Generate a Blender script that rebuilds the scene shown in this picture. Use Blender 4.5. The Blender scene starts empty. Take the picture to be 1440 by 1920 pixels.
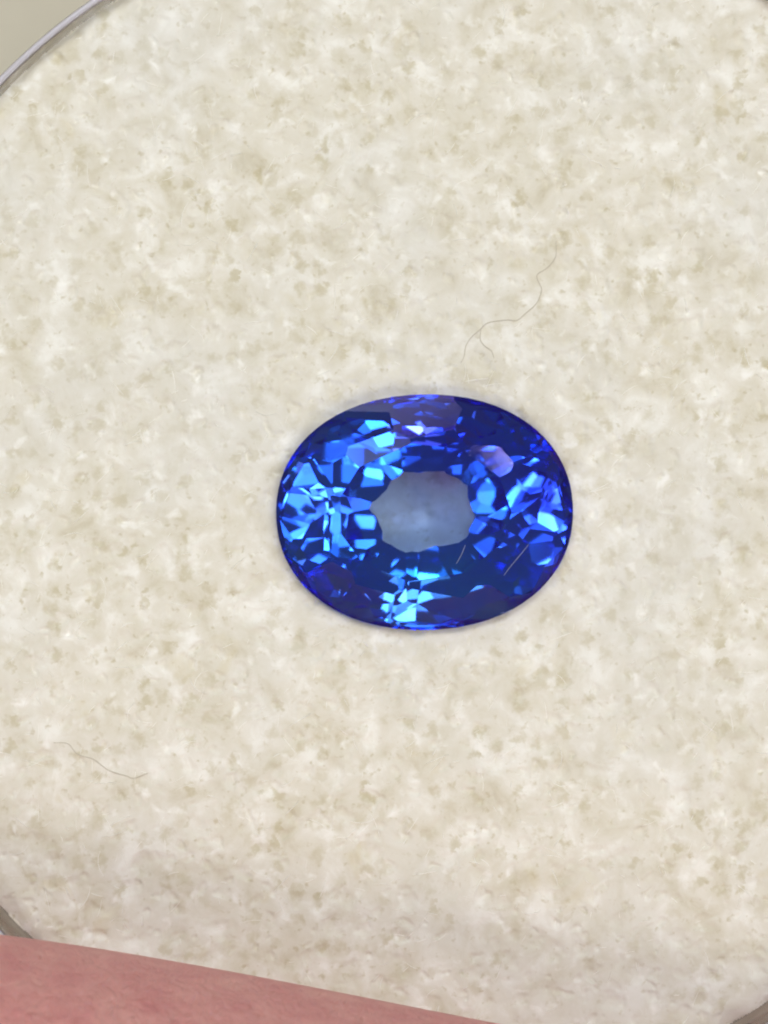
import bpy, bmesh, math, random
import numpy as np
from mathutils import Vector, Matrix

# 1 Blender unit = 1 cm. The foam surface lies at z = 0.
scene = bpy.context.scene
scene.unit_settings.scale_length = 0.01
C = scene.collection
R = math.radians

# ------------------------------------------------------------------ camera
cam_d = bpy.data.cameras.new('camera')
cam = bpy.data.objects.new('camera', cam_d); C.objects.link(cam)
CAM = Vector((0.0, -0.35, 11.0)); AIM = Vector((0.0, 0.0, 0.03))
cam.location = CAM
cam.rotation_euler = (AIM - CAM).to_track_quat('-Z', 'Y').to_euler()
cam_d.sensor_fit = 'HORIZONTAL'; cam_d.sensor_width = 36
cam_d.lens = 36 * (AIM - CAM).length / 1.8228
cam_d.clip_start = 0.1; cam_d.clip_end = 500
cam_d.dof.use_dof = True
cam_d.dof.focus_distance = (AIM - CAM).length - 0.08
cam_d.dof.aperture_fstop = 1.2
scene.camera = cam

# ------------------------------------------------------------------ light
world = bpy.data.worlds.new('World'); scene.world = world
world.use_nodes = True
wb = world.node_tree.nodes['Background']
wb.inputs['Color'].default_value = (1.0, 0.95, 0.88, 1)
wb.inputs['Strength'].default_value = 0.16

def lamp(name, az, el, rad, radiance, col, dist=45.0):
    """round area lamp seen from the stone at azimuth / elevation with an angular radius (degrees)"""
    p = Vector((math.cos(R(el)) * math.cos(R(az)), math.cos(R(el)) * math.sin(R(az)), math.sin(R(el)))) * dist
    d = bpy.data.lights.new(name, 'AREA'); d.shape = 'DISK'
    d.size = 2 * dist * math.tan(R(rad))
    d.energy = radiance * math.pi * math.pi * (d.size / 2) ** 2; d.color = col
    o = bpy.data.objects.new(name, d); C.objects.link(o); o.location = p
    o.rotation_euler = (-p).to_track_quat('-Z', 'Y').to_euler()
    return o
COOL = (0.95, 0.98, 1.0); WARM = (1.0, 0.94, 0.84)
# unseen lamps added to fit the stone's flecks, smaller ones on the near side
for az, el, rad, L in ((75, 63, 12, 2.2), (93, 63, 9, 1.4), (135, 63, 12, 1.9), (30, 45, 8, 1.6)):
    # each split into seven discs so the stone's flecks come out smaller
    lamp('back_lamp', az, el, rad * 0.30, L * 1.7, COOL)
    for k in range(6):
        lamp('back_lamp', az + rad * 0.70 * math.cos(k * math.pi / 3 + az) / math.cos(R(el)), el + rad * 0.70 * math.sin(k * math.pi / 3 + az), rad * 0.29, L * (1.0 + 0.28 * (k % 3)), COOL)
for az, el, rad, L in ((285, 63, 6, 4.4), (270, 63, 6, 2.8), (292, 56, 6, 4.2), (15, 63, 7, 1.8)):
    lamp('front_lamp', az, el, rad, L, WARM)
for az, el, rad, L in ((58, 67, 14, 1.1), (112, 64, 14, 0.8), (40, 66, 10, 1.0), (262, 60, 12, 1.1), (95, 13, 15, 0.9)):
    lamp('soft_fill', az, el, rad, L, COOL, 60.0)  # broad fills added for the stone's mid tones, top haze and near foam
# small intense lamps, unseen, added for sparkles in the stone
for az, el, rad, L in ((46, 48, 3.0, 9), (30, 70, 2.6, 9), (16, 67, 2.4, 8), (115, 65, 3.0, 11), (265, 67, 2.6, 9), (54, 65, 2.6, 10), (80, 64, 2.6, 10), (125, 58, 2.4, 9), (275, 48, 2.4, 12), (282, 62, 2.4, 12), (95, 67, 2.2, 10)):
    lamp('sparkle_lamp', az, el, rad, L, COOL, 40.0)

vs = scene.view_settings
vs.view_transform = 'Standard'; vs.look = 'None'; vs.exposure = 0.36; vs.gamma = 1
scene.render.engine = 'CYCLES'
cy = scene.cycles
cy.max_bounces = 24; cy.transmission_bounces = 24; cy.glossy_bounces = 24; cy.diffuse_bounces = 5
cy.transparent_max_bounces = 8
cy.caustics_reflective = True; cy.caustics_refractive = True
cy.filter_width = 2.0; cy.blur_glossy = 0.0; cy.sample_clamp_indirect = 12.0
cy.use_denoising = True

# ------------------------------------------------------------------ helpers
def P(px, py):                       # pixel of the 1440 x 1920 photograph -> cm on the foam
    return ((px - 720) / 790.0, (960 - py) / 790.0)

def mat(name):
    m = bpy.data.materials.new(name); m.use_nodes = True
    nt = m.node_tree
    for n in list(nt.nodes): nt.nodes.remove(n)
    out = nt.nodes.new('ShaderNodeOutputMaterial')
    return m, nt, out
def nd(nt, t, **kw):
    n = nt.nodes.new(t)
    for k, v in kw.items(): setattr(n, k, v)
    return n
def ramp(nt, src, stops):
    r = nt.nodes.new('ShaderNodeValToRGB')
    el = r.color_ramp.elements
    while len(el) < len(stops): el.new(0.5)
    for e, (p, c) in zip(el, stops):
        e.position = p; e.color = (*c, 1) if len(c) == 3 else c
    nt.links.new(src, r.inputs['Fac'])
    return r
def noise(nt, vec, scale, detail=4, rough=0.55, dist=0.0):
    n = nt.nodes.new('ShaderNodeTexNoise')
    n.inputs['Scale'].default_value = scale; n.inputs['Detail'].default_value = detail
    n.inputs['Roughness'].default_value = rough; n.inputs['Distortion'].default_value = dist
    nt.links.new(vec, n.inputs['Vector'])
    return n
def mixc(nt, fac, a, b, mode='MIX'):
    n = nt.nodes.new('ShaderNodeMix'); n.data_type = 'RGBA'; n.blend_type = mode
    for sock, v in ((n.inputs[0], fac), (n.inputs[6], a), (n.inputs[7], b)):
        if hasattr(v, 'links') or hasattr(v, 'is_linked'): nt.links.new(v, sock)
        elif isinstance(v, (int, float)): sock.default_value = v
        else: sock.default_value = (*v, 1)
    return n.outputs[2]

def link(name, me, m=None, parent=None, smooth=False):
    o = bpy.data.objects.new(name, me); C.objects.link(o)
    if m: me.materials.append(m)
    if parent: o.parent = parent
    if smooth:
        me.polygons.foreach_set('use_smooth', np.ones(len(me.polygons), dtype=bool))
    return o
def tag(o, label, cat, group=None, kind=None):
    o['label'] = label; o['category'] = cat
    if group: o['group'] = group
    if kind: o['kind'] = kind
    return o
def empty(name, loc=(0, 0, 0)):
    o = bpy.data.objects.new(name, None); C.objects.link(o); o.location = loc
    o.empty_display_size = 0.1
    return o
def mesh_np(name, V, F):
    """numpy vertices (n,3) and quads (m,4)"""
    me = bpy.data.meshes.new(name)
    me.vertices.add(len(V)); me.vertices.foreach_set('co', V.astype(np.float32).ravel())
    k = F.shape[1]
    me.loops.add(F.size); me.loops.foreach_set('vertex_index', F.astype(np.int32).ravel())
    me.polygons.add(len(F))
    me.polygons.foreach_set('loop_start', np.arange(0, F.size, k, dtype=np.int32))
    me.polygons.foreach_set('loop_total', np.full(len(F), k, dtype=np.int32))
    me.update(calc_edges=True)
    return me
def lathe(name, prof, seg, m, parent=None, centre=(0, 0), closed=True, smooth=True):
    n = len(prof); t = np.linspace(0, 2 * np.pi, seg, endpoint=False)
    pr = np.array(prof)
    V = np.stack([centre[0] + np.outer(np.cos(t), pr[:, 0]), centre[1] + np.outer(np.sin(t), pr[:, 0]),
                  np.outer(np.ones(seg), pr[:, 1])], -1).reshape(-1, 3)
    F = []
    for i in range(seg):
        j = (i + 1) % seg
        for k in range(n if closed else n - 1):
            l = (k + 1) % n
            F.append((i * n + k, j * n + k, j * n + l, i * n + l))
    return link(name, mesh_np(name, V, np.array(F)), m, parent, smooth)
def tube(name, pts, rad, m, parent=None, sides=6):
    """tube along points (spline-smoothed) with taper"""
    pts = np.array(pts, float); n = len(pts)
    d = np.r_[0, np.cumsum(np.linalg.norm(np.diff(pts, axis=0), axis=1))]
    tt = np.linspace(0, d[-1], max(4 * n, 8))
    # Catmull-Rom
    Q = []
    for t in tt:
        i = min(max(np.searchsorted(d, t) - 1, 0), n - 2)
        u = (t - d[i]) / max(d[i + 1] - d[i], 1e-9)
        p0, p1, p2, p3 = pts[max(i - 1, 0)], pts[i], pts[i + 1], pts[min(i + 2, n - 1)]
        Q.append(0.5 * ((2 * p1) + (-p0 + p2) * u + (2 * p0 - 5 * p1 + 4 * p2 - p3) * u * u + (-p0 + 3 * p1 - 3 * p2 + p3) * u ** 3))
    Q = np.array(Q); k = len(Q)
    T = np.gradient(Q, axis=0); T /= np.linalg.norm(T, axis=1)[:, None] + 1e-9
    up = np.array([0, 0, 1.0]); A = np.cross(T, up); A /= np.linalg.norm(A, axis=1)[:, None] + 1e-9
    B = np.cross(A, T)
    rr = rad * (0.55 + 0.45 * np.sin(np.linspace(0.12, np.pi - 0.12, k)) ** 0.6)
    V = []
    for i in range(k):
        for s in range(sides):
            a = 2 * np.pi * s / sides
            V.append(Q[i] + rr[i] * (np.cos(a) * A[i] + np.sin(a) * B[i]))
    F = [(i * sides + s, i * sides + (s + 1) % sides, (i + 1) * sides + (s + 1) % sides, (i + 1) * sides + s)
         for i in range(k - 1) for s in range(sides)]
    me = bpy.data.meshes.new(name)
    me.from_pydata([tuple(v) for v in V], [], F + [tuple(range(sides))[::-1], tuple(range((k - 1) * sides, k * sides))])
    return link(name, me, m, parent, True)

# numpy noise
def _hash(ix, iy, seed):
    h = (ix.astype(np.int64) * 374761393 + iy.astype(np.int64) * 668265263 + seed * 1442695041) & 0xFFFFFFFF
    h = ((h ^ (h >> 13)) * 1274126177) & 0xFFFFFFFF
    h = ((h ^ (h >> 15)) * 2246822519) & 0xFFFFFFFF
    return ((h ^ (h >> 16)) & 0xFFFFFF) / float(0xFFFFFF)
def perlin(x, y, seed):
    ix, iy = np.floor(x), np.floor(y); fx, fy = x - ix, y - iy
    u = fx * fx * fx * (fx * (fx * 6 - 15) + 10); v = fy * fy * fy * (fy * (fy * 6 - 15) + 10)
    def g(ox, oy):
        a = _hash(ix + ox, iy + oy, seed) * 2 * np.pi
        return np.cos(a) * (fx - ox) + np.sin(a) * (fy - oy)
    a = g(0, 0) * (1 - u) + g(1, 0) * u; b = g(0, 1) * (1 - u) + g(1, 1) * u
    return 1.4 * (a * (1 - v) + b * v)
def worley_pits(x, y, seed, pmin):
    """max over neighbouring cells of a random-depth bowl, 0..1"""
    ix, iy = np.floor(x), np.floor(y); out = np.zeros_like(x)
    for ox in (-1, 0, 1):
        for oy in (-1, 0, 1):
            cx, cy_ = ix + ox, iy + oy
            px = cx + _hash(cx, cy_, seed); py = cy_ + _hash(cx, cy_, seed + 1)
            w = np.clip((_hash(cx, cy_, seed + 2) - pmin) / (1 - pmin), 0, 1)
            r = 0.20 + 0.34 * _hash(cx, cy_, seed + 3)
            d = np.hypot(x - px, y - py) / r
            s = np.clip(1.25 * (1 - d), 0, 1); s = s * s * (3 - 2 * s)
            out = np.maximum(out, s * np.where(w > 0, 0.35 + 0.65 * w, 0))
    return out

JC = ((826 - 720) / 790.0, (960 - 948) / 790.0)      # jar centre
JR = 1140 / 790.0                                    # inner radius of the jar
FR = 1129 / 790.0                                    # foam radius
FC = ((826 - 720) / 790.0, (960 - 934) / 790.0)      # foam centre

# ------------------------------------------------------------------ tabletop
m_table, nt, out = mat('beige_table_paper')
tc = nd(nt, 'ShaderNodeTexCoord')
n1 = noise(nt, tc.outputs['Object'], 3.0, 5, 0.6)
r1 = ramp(nt, n1.outputs['Fac'], [(0.3, (0.62, 0.57, 0.45)), (0.7, (0.67, 0.62, 0.49))])
b = nd(nt, 'ShaderNodeBsdfPrincipled'); b.inputs['Roughness'].default_value = 0.6
nt.links.new(r1.outputs['Color'], b.inputs['Base Color']); nt.links.new(b.outputs[0], out.inputs[0])
bm = bmesh.new(); bmesh.ops.create_grid(bm, x_segments=2, y_segments=2, size=45)
me = bpy.data.meshes.new('tabletop'); bm.to_mesh(me); bm.free()
table = link('tabletop', me, m_table); table.location = (0, 0, -1.35)
table['kind'] = 'structure'; table['label'] = 'smooth beige tabletop under the jar'; table['category'] = 'tabletop'

# ------------------------------------------------------------------ jar
m_clear, nt, out = mat('clear_acrylic')
g = nd(nt, 'ShaderNodeBsdfPrincipled')
g.inputs['Base Color'].default_value = (0.93, 0.92, 0.95, 1)
g.inputs['Transmission Weight'].default_value = 1.0
g.inputs['Roughness'].default_value = 0.05; g.inputs['IOR'].default_value = 1.49
nt.links.new(g.outputs[0], out.inputs[0])
jar = empty('gem_jar', (JC[0], JC[1], -1.34))
tag(jar, 'round shallow clear plastic gem jar with thin pale rim around the white foam', 'jar')
ri, ro = JR + 0.0, JR + 0.022
lathe('wall', [(ri, 0.02), (ro, 0.02), (ro, 1.34), (ro, 1.375), (ro - 0.004, 1.384), (ro - 0.011, 1.388), (ro - 0.018, 1.384), (ri, 1.375)], 256, m_clear, jar)
m_rim, nt, out = mat('frosted_rim')
g = nd(nt, 'ShaderNodeBsdfPrincipled'); g.inputs['Base Color'].default_value = (0.80, 0.78, 0.85, 1)
g.inputs['Roughness'].default_value = 0.25; g.inputs['Transmission Weight'].default_value = 0.45
nt.links.new(g.outputs[0], out.inputs[0])
lathe('rim', [(ri + 0.003, 1.3785), (ri + 0.019, 1.3855), (ri + 0.017, 1.394), (ri + 0.011, 1.397), (ri + 0.005, 1.393)], 256, m_rim, jar)
lathe('base', [(0.0001, 0.0), (ro + 0.03, 0.0), (ro + 0.03, 0.018), (0.0001, 0.018)], 128, m_clear, jar)

# ------------------------------------------------------------------ gem shape (needed for the seat in the foam)
GA, GB = 0.3520, 0.2790                              # half length, half width
GX, GY = P(796, 960)
PAV = [(1, 0.0), (0.89375, -0.06014), (0.74186, -0.11819), (0.60787, -0.16002), (0.50809, -0.1895), (0.3525, -0.22982), (0, -0.27569)]   # pavilion profile: scale of the oval, depth below girdle
GZ = 0.022                                           # girdle height over the foam
CROWN = 0.07613; GIRD = 0.016; TABLE = 0.55461

# ------------------------------------------------------------------ foam pad
m_foam, nt, out = mat('white_foam')
tc = nd(nt, 'ShaderNodeTexCoord')
mp = nd(nt, 'ShaderNodeMapping'); nt.links.new(tc.outputs['Object'], mp.inputs['Vector'])
na = noise(nt, mp.outputs[0], 11.0, 6, 0.60, 0.4)         # cream to white
ra = ramp(nt, na.outputs['Fac'], [(0.30, (0.65, 0.60, 0.475)), (0.42, (0.73, 0.69, 0.585)), (0.53, (0.775, 0.74, 0.655)), (0.66, (0.87, 0.85, 0.79))])
nq = noise(nt, mp.outputs[0], 38.0, 4, 0.6)               # ragged edges for the cells
va = nd(nt, 'ShaderNodeVectorMath', operation='MULTIPLY_ADD')
va.inputs[1].default_value = (0.075, 0.075, 0.075)
nt.links.new(nq.outputs['Color'], va.inputs[0]); nt.links.new(mp.outputs[0], va.inputs[2])
vo = nd(nt, 'ShaderNodeTexVoronoi'); vo.voronoi_dimensions = '2D'; vo.inputs['Scale'].default_value = 19.0
nt.links.new(va.outputs[0], vo.inputs['Vector'])
rv = ramp(nt, vo.outputs['Distance'], [(0.12, (1, 1, 1)), (0.42, (0, 0, 0))])
sx_ = nd(nt, 'ShaderNodeSeparateColor'); nt.links.new(vo.outputs['Color'], sx_.inputs[0])
rk = ramp(nt, sx_.outputs[0], [(0.25, (0, 0, 0)), (0.95, (0.80, 0.80, 0.80))])
mu = nd(nt, 'ShaderNodeMath', operation='MULTIPLY'); nt.links.new(rv.outputs['Color'], mu.inputs[0])
nm_ = noise(nt, tc.outputs['Object'], 4.5, 3, 0.55)        # cells gather in patches
rm_ = ramp(nt, nm_.outputs['Fac'], [(0.34, (0.45, 0.45, 0.45)), (0.60, (1, 1, 1))])
rk2 = mixc(nt, 1.0, rk.outputs['Color'], rm_.outputs['Color'], 'MULTIPLY')
nt.links.new(rk2, mu.inputs[1])
c0 = mixc(nt, mu.outputs[0], ra.outputs['Color'], (0.56, 0.50, 0.33))          # tan cells
nb = noise(nt, mp.outputs[0], 46.0, 3, 0.55, 0.2)
rb = ramp(nt, nb.outputs['Fac'], [(0.60, (0, 0, 0)), (0.73, (0.70, 0.70, 0.70))])
c1 = mixc(nt, rb.outputs['Color'], c0, (0.56, 0.50, 0.345))
nc_ = noise(nt, tc.outputs['Object'], 7.0, 3, 0.5, 0.4)   # yellowish stains
rc = ramp(nt, nc_.outputs['Fac'], [(0.64, (0, 0, 0)), (0.80, (0.75, 0.75, 0.75))])
c2 = mixc(nt, rc.outputs['Color'], c1, (0.66, 0.585, 0.375))
ne = noise(nt, tc.outputs['Object'], 2.2, 3, 0.5)         # broad cool drift
re_ = ramp(nt, ne.outputs['Fac'], [(0.45, (0, 0, 0)), (0.65, (0.40, 0.40, 0.40))])
col = mixc(nt, re_.outputs['Color'], c2, (0.75, 0.74, 0.705))
nw = noise(nt, mp.outputs[0], 19.0, 3, 0.55, 0.3)          # bright fluff
rw = ramp(nt, nw.outputs['Fac'], [(0.60, (0, 0, 0)), (0.76, (0.9, 0.9, 0.9))])
col = mixc(nt, rw.outputs['Color'], col, (0.92, 0.905, 0.86))
b = nd(nt, 'ShaderNodeBsdfDiffuse'); b.inputs['Roughness'].default_value = 0.4
nt.links.new(col, b.inputs['Color'])
nt.links.new(b.outputs[0], out.inputs[0])

def foam_height(x, y):
    wx = 0.014 * perlin(x / 0.045, y / 0.045, 11) + 0.006 * perlin(x / 0.016, y / 0.016, 12)
    wy = 0.014 * perlin(x / 0.045, y / 0.045, 21) + 0.006 * perlin(x / 0.016, y / 0.016, 22)
    u, v = x + wx, y + wy
    h = 0.005 * perlin(x / 0.22, y / 0.22, 1) + 0.0016 * perlin(u / 0.07, v / 0.07, 2)
    h += 0.0012 * perlin(u / 0.03, v / 0.03, 3) + 0.0006 * perlin(u / 0.014, v / 0.014, 4)
    h -= 0.008 * worley_pits(u / 0.068, v / 0.068, 31, 0.35)
    h -= 0.007 * worley_pits(u / 0.036, v / 0.036, 41, 0.60)
    h += 0.0018 * worley_pits(u / 0.075, v / 0.075, 51, 0.45)
    r = np.hypot(x - FC[0], y - FC[1]) + 0.012 * perlin(x / 0.07, y / 0.07, 61)
    e = np.clip((r - (FR - 0.06)) / 0.06, 0, 1)
    h -= 0.035 * e ** 2.2
    h *= 1.0
    # the seat pressed in by the stone
    cg, sg = math.cos(R(4)), math.sin(R(4))
    rho = (np.abs(((x - GX) * cg + (y - GY) * sg) / GA) ** 2.25 + np.abs((-(x - GX) * sg + (y - GY) * cg) / GB) ** 2.25) ** (1 / 2.25)
    prof = np.interp(rho, [p[0] for p in PAV[::-1]] + [1.05], [p[1] + GZ for p in PAV[::-1]] + [GZ + 0.1])
    seat = prof - 0.010 - 0.004 * np.clip(rho, 0, 1)
    return np.where(rho < 1.05, np.minimum(h, seat), h)
N = 820
gx = np.linspace(-FR, FR, N) + FC[0]; gy = np.linspace(-FR, FR, N) + FC[1]
X, Y = np.meshgrid(gx, gy)
Z = foam_height(X, Y)
rr = np.hypot(X - FC[0], Y - FC[1]); keep = rr <= FR
idx = -np.ones((N, N), dtype=np.int64); idx[keep] = np.arange(keep.sum())
q = np.stack([idx[:-1, :-1], idx[:-1, 1:], idx[1:, 1:], idx[1:, :-1]], -1).reshape(-1, 4)
q = q[(q >= 0).all(1)]
V = np.stack([X[keep], Y[keep], Z[keep]], -1)
pad = empty('foam_pad', (0, 0, 0))
tag(pad, 'round off white foam pad with small pits, filling the jar under the blue stone', 'foam pad')
top = link('top_surface', mesh_np('top_surface', V, q), m_foam, pad, True)
lathe('side', [(FR - 0.004, -1.3), (FR + 0.003, -1.2), (FR + 0.003, -0.3), (FR + 0.002, -0.09), (FR - 0.002, -0.058), (FR - 0.010, -0.04)], 256, m_foam, pad, FC, closed=False)

# loose fibres of the foam, one uncountable mass
rng = np.random.default_rng(5)
m_fib, nt, out = mat('white_fibre')
b = nd(nt, 'ShaderNodeBsdfPrincipled'); b.inputs['Base Color'].default_value = (0.95, 0.93, 0.88, 1)
b.inputs['Roughness'].default_value = 0.6; b.inputs['Subsurface Weight'].default_value = 0.0
nt.links.new(b.outputs[0], out.inputs[0])
nF = 1300; K = 5
fr = FR * np.sqrt(rng.random(nF)) * 0.985; fa = rng.random(nF) * 2 * np.pi
fx, fy = FC[0] + fr * np.cos(fa), FC[1] + fr * np.sin(fa)
ok = np.hypot((fx - GX) / GA, (fy - GY) / GB) > 1.16
fx, fy = fx[ok], fy[ok]; nF = len(fx)
L = 0.015 + 0.05 * rng.random(nF) ** 2.2
ang = R(35) + rng.normal(0, 0.9, nF); curv = rng.normal(0, 7, nF)
lift = 0.001 + 0.002 * rng.random(nF); rad = 0.0006 + 0.0007 * rng.random(nF)
VV = []; FF = []
PX = np.zeros((nF, K)); PY = np.zeros((nF, K))
for k in range(K):
    s = (k / (K - 1) - 0.5) * L
    PX[:, k] = fx + np.cos(ang + curv * s) * s; PY[:, k] = fy + np.sin(ang + curv * s) * s
PZ = foam_height(PX, PY)
PZ = np.maximum(PZ, PZ.mean(1, keepdims=True) - 0.004)
PZ += (0.0004 + lift[:, None] * (np.linspace(-1, 1, K)[None] ** 2) * (rng.random((nF, 1)) < 0.4))
base = np.arange(nF) * K * 3
Vf = np.zeros((nF, K, 3, 3))
nx, ny = -np.sin(ang), np.cos(ang)
for k in range(K):
    w = rad * (0.35 if k in (0, K - 1) else 1.0)
    for s, (cw, cz) in enumerate(((0.87, -0.5), (-0.87, -0.5), (0, 1))):
        Vf[:, k, s, 0] = PX[:, k] + nx * w * cw; Vf[:, k, s, 1] = PY[:, k] + ny * w * cw; Vf[:, k, s, 2] = PZ[:, k] + w * cz
Ff = []
for k in range(K - 1):
    for s in range(3):
        t = (s + 1) % 3
        Ff.append(np.stack([base + k * 3 + s, base + k * 3 + t, base + k * 3 + 3 + t, base + k * 3 + 3 + s], -1))
fo = link('fibres', mesh_np('fibres', Vf.reshape(-1, 3), np.concatenate(Ff)), m_fib, pad, True)
fo['kind'] = 'stuff'

# ------------------------------------------------------------------ sapphire
SEED2 = 562408; SJ = 0.7230723956934013; SPLIT = {'pavilion': 0.1406578580877192, 'crown': 0.0}
def facet_planes():
    rs = random.Random(171886); r2 = random.Random(SEED2)
    pl = []                                          # (normal, distance, tag)
    h = lambda t: (abs(GA * math.cos(t)) ** 1.88 + abs(GB * math.sin(t)) ** 1.88) ** (1 / 1.88)    # a full oval
    def tier(n, off, s0, z0, s1, z1, name, ja=0.0):
        for i in range(n):
            t = 2 * math.pi * (i + off) / n
            # even spacing along the oval rather than in angle
            t = math.atan2(math.sin(t) * GA ** 0.35, math.cos(t) * GB ** 0.35)
            t += rs.gauss(0, 0.02) if ja else 0
            H = h(t)
            dr, dz = H * (s1 - s0), z1 - z0
            nr, nz = abs(dz), abs(dr) * (1 if z1 > z0 else -1)
            if ja:
                a = math.atan2(nr, abs(nz)) + R(rs.gauss(0, ja)); l = math.hypot(nr, nz)
                nr, nz = l * math.sin(a), math.copysign(l * math.cos(a), nz)
            l = math.hypot(nr, nz); nr /= l; nz /= l
            sp = SPLIT.get(name, 0)
            if not sp:
                d = nr * H * s0 + nz * z0
                pl.append((Vector((nr * math.cos(t), nr * math.sin(t), nz)), d, name)); continue
            for sg in (-1, 1):                       # split facets, two to a place
                t2 = t + sg * sp / n * 2 * math.pi * (0.8 + 0.4 * r2.random()); H2 = h(t2)
                a = math.atan2(nr, abs(nz)) + R(r2.gauss(0, SJ))
                n2, z2 = math.sin(a), math.copysign(math.cos(a), nz)
                pl.append((Vector((n2 * math.cos(t2), n2 * math.sin(t2), z2)), n2 * H2 * s0 + z2 * z0, name))
    for i in range(72):
        t = 2 * math.pi * i / 72
        pl.append((Vector((math.cos(t), math.sin(t), 0)), h(t), 'girdle'))
    # crown: upper girdle breaks, mains, stars
    zt = GIRD
    tier(22, 0.5, 1.0, zt, 0.84, zt + CROWN * 0.52, 'crown', 0.7)
    tier(16, 0.0, 0.975, zt + CROWN * 0.10, 0.68, zt + CROWN * 0.83, 'crown', 0.7)
    tier(11, 0.5, 0.80, zt + CROWN * 0.62, TABLE, zt + CROWN, 'crown', 0.6)
    pl.append((Vector((0, 0, 1)), zt + CROWN, 'table'))
    # pavilion: steps, then the shallow facets round the culet (the window)
    for k, (n, off) in enumerate([(18, 0.5), (18, 0), (16, 0.5), (16, 0), (10, 0.5)]):
        tier(n, off, *PAV[k], *PAV[k + 1], 'pavilion', 2.1277008943495193 if k < 4 else 0.6)
    tier(15, 0.3, *PAV[-2], *PAV[-1], 'culet', 1.0)
    return pl
def build_gem():
    bm = bmesh.new(); bmesh.ops.create_cube(bm, size=2.0)
    lay = bm.faces.layers.int.new('tag')
    names = ['girdle', 'crown', 'table', 'pavilion', 'culet']
    for n, d, name in facet_planes():
        geom = bm.verts[:] + bm.edges[:] + bm.faces[:]
        r = bmesh.ops.bisect_plane(bm, geom=geom, plane_co=n * d, plane_no=n, clear_outer=True, dist=1e-7)
        cut = [e for e in r['geom_cut'] if isinstance(e, bmesh.types.BMEdge)]
        if cut:
            f = bmesh.ops.holes_fill(bm, edges=cut)
            for q_ in f['faces']: q_[lay] = names.index(name)
    bmesh.ops.recalc_face_normals(bm, faces=bm.faces[:])
    parts = {}
    for k, name in enumerate(names):
        fs = [f for f in bm.faces if f[lay] == k]
        vm = {}; V = []; F = []
        for f in fs:
            F.append([vm.setdefault(v.index, len(vm)) for v in f.verts])
        bm.verts.index_update()
        inv = {}
        V = []; vm = {}; F = []
        for f in fs:
            face = []
            for v in f.verts:
                if v not in vm: vm[v] = len(V); V.append(tuple(v.co))
                face.append(vm[v])
            F.append(face)
        me = bpy.data.meshes.new(name); me.from_pydata(V, [], F); parts[name] = me
    bm.free()
    return parts
def gem_mat(name, inside, inside2, zoned=False, rough=0.0):
    """corundum: colour picked up by light travelling inside, hue zoned from cyan blue to violet across the stone"""
    m, nt, out = mat(name)
    tc = nd(nt, 'ShaderNodeTexCoord')
    n = noise(nt, tc.outputs['Object'], 4.0, 2, 0.5)
    r = ramp(nt, n.outputs['Fac'], [(0.38, inside), (0.62, inside2)])
    outside = (1, 1, 1)
    if zoned:
        dt = nd(nt, 'ShaderNodeVectorMath', operation='DOT_PRODUCT'); dt.inputs[1].default_value = (0.7, 1.3, 0.0)
        nt.links.new(tc.outputs['Object'], dt.inputs[0])
        ad = nd(nt, 'ShaderNodeMath', operation='ADD'); ad.inputs[1].default_value = 0.5; nt.links.new(dt.outputs['Value'], ad.inputs[0])
        n2 = noise(nt, tc.outputs['Object'], 7.0, 3, 0.5)
        a2 = nd(nt, 'ShaderNodeMath', operation='MULTIPLY_ADD'); a2.inputs[1].default_value = 0.5
        sb = nd(nt, 'ShaderNodeMath', operation='SUBTRACT'); sb.inputs[1].default_value = 0.5; nt.links.new(n2.outputs['Fac'], sb.inputs[0])
        nt.links.new(sb.outputs[0], a2.inputs[0]); nt.links.new(ad.outputs[0], a2.inputs[2])
        outside = ramp(nt, a2.outputs[0], [(0.15, (0.66, 0.86, 1.0)), (0.36, (0.82, 1.0, 1.0)), (0.58, (0.76, 0.88, 1.0)), (0.80, (0.68, 0.53, 1.0))]).outputs['Color']
    ge = nd(nt, 'ShaderNodeNewGeometry')
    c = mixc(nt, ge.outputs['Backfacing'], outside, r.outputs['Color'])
    g = nd(nt, 'ShaderNodeBsdfGlass'); g.inputs['IOR'].default_value = 1.77; g.inputs['Roughness'].default_value = rough
    nt.links.new(c, g.inputs['Color']); nt.links.new(g.outputs[0], out.inputs[0])
    return m
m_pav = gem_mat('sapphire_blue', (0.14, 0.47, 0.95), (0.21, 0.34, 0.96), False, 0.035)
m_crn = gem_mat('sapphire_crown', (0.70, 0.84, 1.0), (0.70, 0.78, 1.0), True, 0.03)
m_cul = gem_mat('sapphire_pale_tip', (0.36, 0.41, 0.70), (0.44, 0.46, 0.72), False, 0.03)
gem = empty('sapphire', (GX, GY, GZ))
tag(gem, 'faceted oval blue sapphire with pale centre, lying on the white foam', 'gemstone')
gp = build_gem()
m_gir = gem_mat('sapphire_girdle', (0.45, 0.55, 0.95), (0.50, 0.52, 0.95), True, 0.35)
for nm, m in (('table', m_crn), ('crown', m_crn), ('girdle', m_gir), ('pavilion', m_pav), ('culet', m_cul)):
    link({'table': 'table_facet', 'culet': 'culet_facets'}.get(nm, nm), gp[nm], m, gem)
gem.rotation_euler = (R(2.8999), R(0.4514), R(1.1956))

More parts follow.
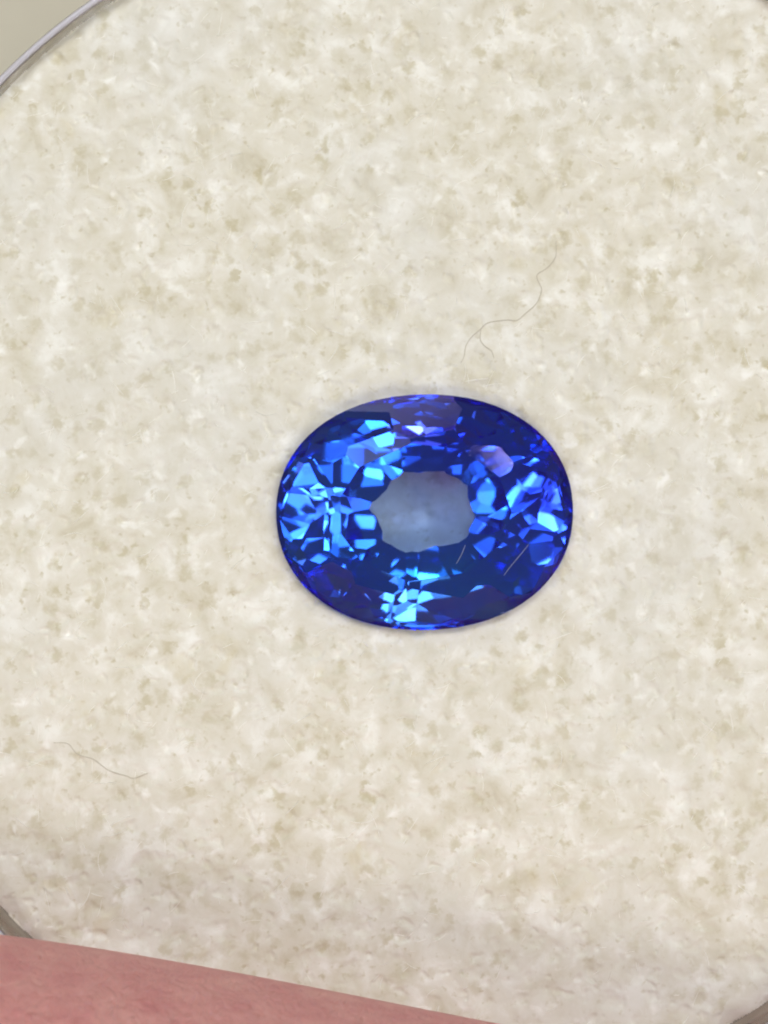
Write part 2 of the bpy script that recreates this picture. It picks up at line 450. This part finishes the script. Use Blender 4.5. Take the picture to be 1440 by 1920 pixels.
# ------------------------------------------------------------------ lint
m_lint, nt, out = mat('grey_lint')
b = nd(nt, 'ShaderNodeBsdfPrincipled'); b.inputs['Base Color'].default_value = (0.58, 0.53, 0.44, 1); b.inputs['Roughness'].default_value = 0.6
nt.links.new(b.outputs[0], out.inputs[0])
def lint(pts, rad, lift, m, parent, name='strand'):
    W = np.array([P(*p) for p in pts])
    z = foam_height(W[:, 0], W[:, 1])
    z = np.maximum(z, z.mean() - 0.01) + lift
    return tube(name, np.c_[W, z], rad, m, parent)
a = [(820 + x / 4.8, 430 + y / 4.8) for x, y in ((1075, 90), (1072, 230), (1000, 330), (905, 395), (920, 470), (945, 520), (930, 590), (890, 665), (800, 745), (720, 810), (640, 805), (540, 815), (450, 835), (380, 900), (310, 960), (260, 1040), (245, 1130), (215, 1190))]
a2 = [(820 + x / 4.8, 430 + y / 4.8) for x, y in ((395, 888), (390, 980), (430, 1040), (490, 1085), (515, 1150))]
a3 = [(820 + x / 4.8, 430 + y / 4.8) for x, y in ((255, 1060), (200, 1130), (160, 1180), (110, 1200))]
l1 = empty('lint_strand', (0, 0, 0)); tag(l1, 'long curly grey lint hair on the foam above the sapphire', 'lint')
lint(a, 0.0012, 0.001, m_lint, l1); lint(a2, 0.0011, 0.001, m_lint, l1)
c = [(50 + x / 4.8, 1330 + y / 4.8) for x, y in ((240, 300), (370, 310), (450, 400), (600, 450), (680, 510), (760, 560), (900, 600), (960, 620), (1090, 575))]
l2 = lint(c, 0.0012, 0.0005, m_lint, None, 'lint_strand'); tag(l2, 'short bent grey lint hair on the foam at lower left', 'lint')

m_hair, nt, out = mat('white_hair')
b = nd(nt, 'ShaderNodeBsdfPrincipled'); b.inputs['Base Color'].default_value = (0.36, 0.37, 0.40, 1); b.inputs['Roughness'].default_value = 0.5
nt.links.new(b.outputs[0], out.inputs[0])
gm = Matrix.Translation(gem.location) @ gem.rotation_euler.to_matrix().to_4x4()
UP = [(gm.to_3x3() @ n, d) for n, d, k in facet_planes() if k in ('crown', 'table')]
UP = [(n, d + n.dot(gem.location)) for n, d in UP]
def gem_top(x, y): return min((d - n.x * x - n.y * y) / n.z for n, d in UP)
for pts, lab in ((((880, 706), (868, 738), (850, 772), (842, 784)), 'tiny white hair lying on the sapphire just below its pale centre'),
                 (((1147, 702), (1110, 748), (1072, 793), (1043, 832)), 'fine pale hair lying on the dark lower right of the sapphire')):
    W = [P(480 + x * 0.4444, 710 + y * 0.4444) for x, y in pts]
    o = tube('lint_strand', [(x, y, gem_top(x, y) + 0.0014) for x, y in W], 0.0006, m_hair)
    tag(o, lab, 'lint')

# ------------------------------------------------------------------ hand
m_skin, nt, out = mat('pink_skin')
tc = nd(nt, 'ShaderNodeTexCoord')
n1 = noise(nt, tc.outputs['Object'], 9.0, 9, 0.74, 0.3)
r1 = ramp(nt, n1.outputs['Fac'], [(0.35, (0.82, 0.325, 0.32)), (0.65, (0.95, 0.47, 0.425))])
b = nd(nt, 'ShaderNodeBsdfPrincipled')
nt.links.new(r1.outputs['Color'], b.inputs['Base Color'])
b.inputs['Roughness'].default_value = 0.55; b.inputs['Specular IOR Level'].default_value = 0.3
b.inputs['Subsurface Weight'].default_value = 0.3; b.inputs['Subsurface Radius'].default_value = (1, 0.35, 0.25); b.inputs['Subsurface Scale'].default_value = 0.1
mp = nd(nt, 'ShaderNodeMapping'); mp.inputs['Scale'].default_value = (1.0, 0.45, 1.0); mp.inputs['Rotation'].default_value = (0, 0, R(35))
nt.links.new(tc.outputs['Object'], mp.inputs['Vector'])
n2 = noise(nt, mp.outputs[0], 26, 5, 0.65, 0.5)
n3 = noise(nt, tc.outputs['Object'], 75, 3, 0.6)
ad = nd(nt, 'ShaderNodeMath', operation='ADD'); nt.links.new(n2.outputs['Fac'], ad.inputs[0]); nt.links.new(n3.outputs['Fac'], ad.inputs[1])
bp = nd(nt, 'ShaderNodeBump'); bp.inputs['Strength'].default_value = 1.0; bp.inputs['Distance'].default_value = 0.04
nt.links.new(ad.outputs[0], bp.inputs['Height']); nt.links.new(bp.outputs[0], b.inputs['Normal'])
nt.links.new(b.outputs[0], out.inputs[0])

def build_hand():
    v = []; e = []; r = []
    def add(p, rad, par=None):
        v.append(p); r.append(rad)
        if par is not None: e.append((par, len(v) - 1))
        return len(v) - 1
    def chain(par, pts):
        for p, rad in pts: par = add(p, rad, par)
        return par
    w = add((11.5, -6.5, 0.6), (2.3, 1.6))                       # palm
    wr = chain(w, [((14.5, -8.2, 0.5), (2.6, 1.6)), ((18.0, -10.5, 0.4), (2.5, 2.0))])
    # index finger along the front of the jar
    chain(w, [((8.6, -4.6, 0.9), (1.2, 1.2)), ((7.0, -3.75, 0.95), (0.98, 0.98)), ((4.6, -2.95, 0.70), (0.84, 0.84)), ((3.3, -2.55, 0.53), (0.86, 0.86)),
              ((1.6, -2.12, 0.38), (0.77, 0.77)), ((0.4, -1.95, 0.33), (0.775, 0.775)), ((-0.6, -1.715, 0.33), (0.755, 0.755)), ((-1.5, -1.53, 0.33), (0.69, 0.69)), ((-1.95, -1.44, 0.31), (0.45, 0.45))])
    # middle, ring, little finger, curled under behind it
    for k, (dx, dy) in enumerate(((0.3, -1.9), (0.9, -3.6), (1.9, -5.1))):
        s = 1 - 0.08 * k
        chain(w, [((8.8 + dx, -4.8 + dy, 0.6), (1.15 * s, 1.15 * s)), ((6.6 + dx, -3.9 + dy, 0.75), (0.92 * s, 0.92 * s)), ((3.9 + dx * 1.2, -3.1 + dy, 0.55), (0.82 * s, 0.82 * s)),
                  ((2.2 + dx * 1.4, -2.7 + dy, -0.1), (0.74 * s, 0.74 * s)), ((1.4 + dx * 1.6, -2.55 + dy, -0.5), (0.5 * s, 0.5 * s))])
    # thumb round the far side of the jar
    chain(w, [((10.0, -2.6, 0.4), (1.5, 1.4)), ((7.6, 0.6, 0.2), (1.15, 1.15)), ((4.9, 1.75, 0.05), (0.98, 0.98)), ((3.0, 1.95, 0.15), (0.95, 0.9)), ((1.95, 1.80, 0.32), (0.8, 0.75)), ((1.48, 1.69, 0.36), (0.5, 0.5))])
    me = bpy.data.meshes.new('hand'); me.from_pydata(v, e, [])
    o = link('hand', me, m_skin)
    sk = o.modifiers.new('skin', 'SKIN')
    for i, sv in enumerate(me.skin_vertices[0].data):
        sv.radius = r[i]; sv.use_root = (i == 0)
    o.modifiers.new('sub', 'SUBSURF').levels = 3
    o.modifiers['sub'].render_levels = 4
    return o
hand = build_hand()
tag(hand, 'pink hand with one finger resting over the front rim of the jar', 'hand')
